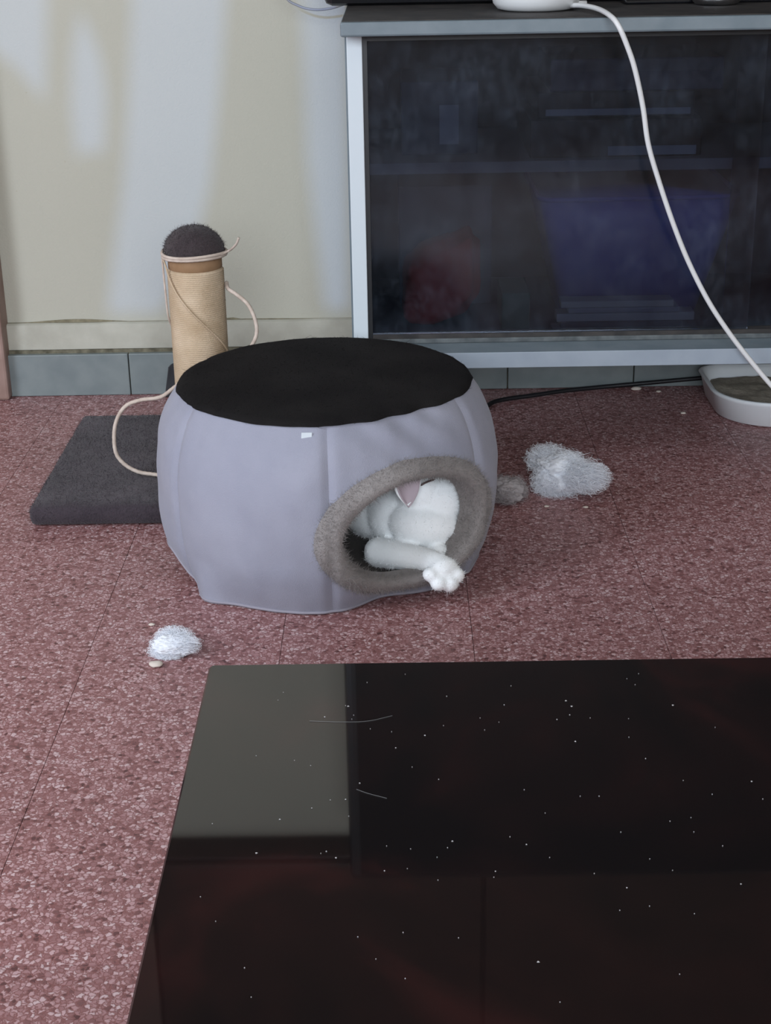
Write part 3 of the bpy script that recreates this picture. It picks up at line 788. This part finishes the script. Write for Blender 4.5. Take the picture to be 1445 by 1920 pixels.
e2.modifiers.new('thickness', 'SOLIDIFY').thickness = .0008
ey = obj('eye', tube(spline([loc(.0360, .1390, .1185), loc(.042, .1408, .1216), (loc(.050, .1408, .1226)), loc(.056, .1395, .1222)], 5), [.0003, .0006] + [.0011] * 12 + [.0006, .0003], 6), M_eye, cat, True); ey['label'] = 'closed dark eye slit'
bmn = nb(); blob(bmn, .1125, .112, .094, .0035, .0045, .0035); ns_ = obj('nose', bmn, M_nose, cat, True); ns_['label'] = 'pink nose'
vis = lambda c, nn: ((nn @ np.array(Nv)) > -.35).astype(float) * ((((c - np.array(loc(0, 0, 0))) @ np.array(Nv)) > .03))
V2, F2 = fibres(body, 20000, .0026, .00036, 2, 1.3, .6, 21, keep=vis)
ff = obj('fur', (V2, F2), M_furf, cat); ff['kind'] = 'stuff'

# ------------------------------------------------------------------ scratching post
PX, PY = -.258, -.333
post = empty('scratching_post', (PX, PY, 0), 'sisal scratching post with dark cap on a grey carpeted board', 'scratching post')
bb = bx(-.461, -.135, -.518, -.150, .0008, .0265, bev=.008)
bmesh.ops.subdivide_edges(bb, edges=[e_ for e_ in bb.edges if e_.calc_length() > .1], cuts=24, use_grid_fill=True)
for v in bb.verts:
    if v.co.z > .012: v.co.z += .0012 * noise.noise((v.co.x * 30, v.co.y * 30, 0))
board = obj('base_board', bb, M_carpet, post, True); board['label'] = 'grey carpeted base board'
V2, F2 = fibres(board, 26000, .0032, .0005, 2, 1.0, .5, 31, keep=lambda c, nn: (nn[:, 2] > -.3) * 1.0)
ff = obj('carpet_pile', (V2, F2), M_carpet, board); ff['kind'] = 'stuff'
# sisal sleeve with the wound cord showing as fine ridges
pr = [(.0350, .0268)]
z = .027
while z < .2815:
    pr += [(.0353, z), (.0366, z + .0012), (.0353, z + .0024)]; z += .0026
obj('sisal_sleeve', lathe(pr + [(.033, .2842)], PX, PY, 64), M_sisal, post, True)
obj('core_tube', lathe([(.0335, .2835), (.0348, .2845), (.0345, .3030), (.0335, .3040)], PX, PY, 48), M_card, post, True)['label'] = 'brown bare tube below the cap'
cap = obj('cap', lathe([(.0345, .3010), (.0372, .3020), (.0385, .3060), (.0383, .3105), (.0362, .3165), (.0325, .3225), (.0272, .3280), (.0205, .3325), (.0130, .3355), (.0060, .3368), (.0005, .3372)], PX, PY, 48), M_cap, post, True)
cap['label'] = 'dark brown carpet cap'
V2, F2 = fibres(cap, 7000, .003, .0005, 2, 1.0, .5, 41)
ff = obj('carpet_pile', (V2, F2), M_cap, cap); ff['kind'] = 'stuff'
# sisal rope: tied round below the cap, wound down the post and lying over to the board
lobes = lambda a: 1 + .16 * abs(math.sin(1.5 * a))
def rope(pts, r=.0019, per=10):
    P = spline(pts, per); P2 = []
    # even steps so the twist is even
    acc = [P[0]]
    for p in P[1:]:
        while (p - acc[-1]).length > .0016: acc.append(acc[-1] + (p - acc[-1]).normalized() * .0016)
    return tube(acc, r, 9, twist=.5, prof=lobes)
rp = empty('sisal_rope', (PX, PY, .3), 'frayed pale sisal rope tied round the scratching post', 'rope')
def around(a, r, z): return (PX + r * math.sin(math.radians(a)), PY - r * math.cos(math.radians(a)), z)
obj('tied_turn', rope([around(a, .0412, .3040 + .0012 * math.sin(math.radians(a * 2)) - .0016 * (a / 360)) for a in range(-100, 261, 20)]), M_rope, rp, True)
obj('tied_turn', rope([around(a, .0405, .2995 + .0018 * math.cos(math.radians(a - 40))) for a in range(-110, 251, 20)]), M_rope, rp, True)
obj('loose_end', rope([around(60, .0415, .3035), around(78, .046, .306), (-.208, -.352, .3105), (-.2005, -.362, .319), (-.196, -.368, .329)], .0014), M_rope, rp, True)
obj('wound_strand', rope([around(-75, .041, .299), around(-62, .0392, .287), around(-50, .0390, .272), around(-30, .0390, .2535), around(-5, .0390, .233), around(22, .0390, .213), around(50, .0390, .1925), around(75, .0390, .172), around(100, .040, .150)], .0011), M_sisal, rp, True)
obj('hanging_strand', rope([around(-85, .0415, .300), around(-84, .0412, .28), around(-86, .0405, .25), around(-92, .0398, .22), around(-110, .0395, .20)], .0012), M_rope, rp, True)
obj('loop', rope([around(95, .039, .262), around(78, .0425, .257), (-.205, -.350, .251), (-.1905, -.358, .240), (-.1815, -.365, .222), (-.180, -.370, .203), (-.190, -.376, .186), (-.212, -.385, .172), (-.240, -.395, .163), (-.268, -.412, .1585), (-.284, -.420, .1485), (-.302, -.42, .1365), (-.328, -.42, .1330), (-.349, -.42, .1235), (-.3625, -.42, .099), (-.365, -.42, .066), (-.356, -.42, .048), (-.338, -.42, .036), (-.315, -.42, .0315), (-.29, -.43, .0312)], .0023), M_rope, rp, True)

# ------------------------------------------------------------------ tufts of stuffing
def tuft(name, c, rad, n, label, m, seed, flat=.0, lumps=5):
    g = np.random.default_rng(seed); c = np.array(c); rad = np.array(rad)
    e = empty(name, (c[0], c[1], 0), label, 'stuffing', 'tufts of stuffing on the floor')
    lum = [(g.normal(size=3) * .36, .55 + .3 * g.random()) for _ in range(lumps)]
    bm = nb(); bmesh.ops.create_icosphere(bm, subdivisions=5, radius=1)
    for v in bm.verts:
        d = v.co.normalized(); k_ = .76 + .22 * noise.noise(d * 1.7 + Vector((seed, 0, 0))) + .16 * noise.noise(d * 5 + Vector((0, seed, 0)))
        p = Vector(c) + Vector((d.x * rad[0], d.y * rad[1], d.z * rad[2])) * k_
        v.co = (p.x, p.y, max(.0012, p.z))
    obj('core', bm, m, e, True)
    segs = 9; P = np.empty((n, segs + 1, 3))
    li = g.integers(0, lumps, n); cen = np.array([lum[i][0] for i in li]); sz = np.array([lum[i][1] for i in li])
    q = g.normal(size=(n, 3)); q /= np.linalg.norm(q, axis=1)[:, None]
    p = cen + q * (sz * (g.random(n) ** .35))[:, None]
    d = g.normal(size=(n, 3)); d /= np.linalg.norm(d, axis=1)[:, None]
    for s in range(segs + 1):
        P[:, s] = p; d = d + g.normal(size=(n, 3)) * .45 - p * .55; d /= np.linalg.norm(d, axis=1)[:, None]; p = p + d * .085
    P = c + P * rad; P[:, :, 2] = np.maximum(P[:, :, 2], .0006)
    w_ = .00016; V = np.empty((n, (segs + 1) * 2, 3)); sd = g.normal(size=(n, 3)); sd /= np.linalg.norm(sd, axis=1)[:, None]
    for s in range(segs + 1): V[:, 2 * s] = P[:, s] - sd * w_; V[:, 2 * s + 1] = P[:, s] + sd * w_
    V[:, :, 2] = np.maximum(V[:, :, 2], .0004)
    base_ = np.arange(n) * (segs + 1) * 2; Fc = []
    for s in range(segs): Fc += np.stack([base_ + 2 * s, base_ + 2 * s + 1, base_ + 2 * s + 3, base_ + 2 * s + 2], 1).tolist()
    ff = obj('fibres', (V.reshape(-1, 3).tolist(), Fc), m, e); ff['kind'] = 'stuff'
tuft('stuffing_tuft', (.210, -.418, .026), (.044, .038, .030), 14000, 'large white tuft of stuffing on the floor right of the cat cave', M_fluff, 3)
tuft('stuffing_tuft', (.139, -.452, .015), (.030, .028, .018), 5000, 'small greyish tuft of stuffing half behind the cat cave', M_fluffg, 5)
tuft('stuffing_tuft', (-.236, -.868, .011), (.026, .018, .0125), 8000, 'white tuft of stuffing on the floor near the table corner', M_fluff, 9)

# crumbs
def crumb(x, y, r, label, seed):
    bm = nb(); bmesh.ops.create_icosphere(bm, subdivisions=2, radius=1)
    for v in bm.verts:
        d = v.co.copy(); k_ = 1 + .35 * noise.noise(d * 1.8 + Vector((seed, 3, 1))); v.co = Vector((x + d.x * r * 1.4 * k_, y + d.y * r * k_, r * .55 + d.z * r * .5 * k_))
    zmin = min(v.co.z for v in bm.verts)
    for v in bm.verts: v.co.z -= zmin
    tag(obj('crumb', bm, M_crumb, smooth=True, origin=(x, y, 0)), label, 'crumb', 'crumbs on the floor')
crumb(-.250, -.894, .0055, 'pale crumb beside the white tuft near the table', 1)
crumb(.372, .008, .006, 'pale crumb by the black cable under the cabinet', 2)
crumb(.424, -.112, .0032, 'tiny white crumb on the floor left of the tray', 3)
crumb(.405, -.005, .0030, 'tiny white crumb by the wall left of the tray', 4)
crumb(-.268, -.800, .0026, 'tiny pale crumb behind the tuft near the table', 5)
crumb(.187, -.475, .0024, 'tiny pale crumb in front of the large white tuft', 6)
crumb(.236, -.480, .0026, 'tiny pale crumb right of the large white tuft', 7)

# ------------------------------------------------------------------ coffee table
TZ, tx0, tx1, ty0, ty1 = .27, -.1235, 1.0, -2.02, -1.409
tbl = empty('coffee_table', ((tx0 + tx1) / 2, (ty0 + ty1) / 2, 0), 'low table with a shiny black glass top in the foreground', 'table')
def round_slab(x0, x1, y0, y1, z0, z1, r, n=6, ch=.0012):
    V = []; rr = []
    for z, ins in ((z0, ch), (z0 + ch, 0), (z1 - ch, 0), (z1, ch)):
        for cx_, cy_, a0 in ((x1 - r, y1 - r, 0), (x0 + r, y1 - r, 90), (x0 + r, y0 + r, 180), (x1 - r, y0 + r, 270)):
            for q in range(n + 1):
                a = math.radians(a0 + 90 * q / n); V.append((cx_ + (r - ins) * math.cos(a), cy_ + (r - ins) * math.sin(a), z))
    m_ = 4 * (n + 1); Fc = []
    for i in range(3):
        for q in range(m_): Fc.append((i * m_ + q, i * m_ + (q + 1) % m_, (i + 1) * m_ + (q + 1) % m_, (i + 1) * m_ + q))
    Fc += [tuple(range(m_))[::-1], tuple(3 * m_ + q for q in range(m_))]
    return V, Fc
obj('glass_top', round_slab(tx0, tx1, ty0, ty1, TZ - .010, TZ, .004), M_tglass, tbl)
for x in (tx0 + .06, tx1 - .10):
    for y in (ty0 + .05, ty1 - .09): obj('leg', bx(x, x + .04, y, y + .04, .0005, TZ - .0102, bev=.003), M_black, tbl)
obj('apron', bx(tx0 + .06, tx1 - .06, ty1 - .075, ty1 - .055, TZ - .05, TZ - .0103), M_black, tbl)
# dust on the table: specks and hairs
g = np.random.default_rng(77); V = []; Fc = []
for i in range(170):
    x = g.uniform(tx0 + .02, .42); y = g.uniform(-1.74, ty1 - .01); r = .00035 * (1 + 1.6 * g.random() ** 4); a = g.uniform(0, 6.28); n0 = len(V)
    for q in range(6):
        t = a + q * math.pi / 3; k_ = 1 if q % 2 else .6
        V.append((x + r * k_ * math.cos(t), y + r * k_ * math.sin(t), TZ + .0002))
    V.append((x, y, TZ + .0007)); Fc += [(n0 + q, n0 + (q + 1) % 6, n0 + 6) for q in range(6)]
dd = tag(obj('table_dust', (V, Fc), M_dust), 'scattered pale dust specks on the black glass table', 'dust', kind='stuff')
for pts, lab in (([(-.0555, -1.4838, .2703), (-.0363, -1.4855, .2703), (-.0204, -1.4848, .2703), (-.006, -1.4788, .2703)], 'pale curved hair on the table near its far corner'),
                 ([(-.0259, -1.5599, .2703), (-.0193, -1.5643, .2703), (-.0091, -1.5694, .2703)], 'short pale hair on the table nearer the camera')):
    tag(obj('hair', tube(spline(pts, 8), .00010, 5), M_hair, origin=pts[0]), lab, 'hair', 'hairs on the table')

# dark scrap of felt leaning on the skirting behind the post
fb = nb(); bmesh.ops.create_grid(fb, x_segments=10, y_segments=14, size=1)
for v in fb.verts:
    a, c = v.co.x, (v.co.y + 1) / 2
    v.co = Vector((-.3525 + a * (.0105 - .004 * c * c) + .004 * c, .0205 - .010 * (1 - c) ** 2 - .002 * a * a, .001 + .050 * c * (1 - .12 * a * a)))
fo = tag(obj('felt_scrap', fb, mat_fabric('dark_felt', (.030, .030, .033), (.055, .055, .060)), smooth=True, origin=(-.3525, .012, 0)), 'dark grey felt scrap leaning on the skirting behind the scratching post', 'scrap')
fo.modifiers.new('thickness', 'SOLIDIFY').thickness = .003
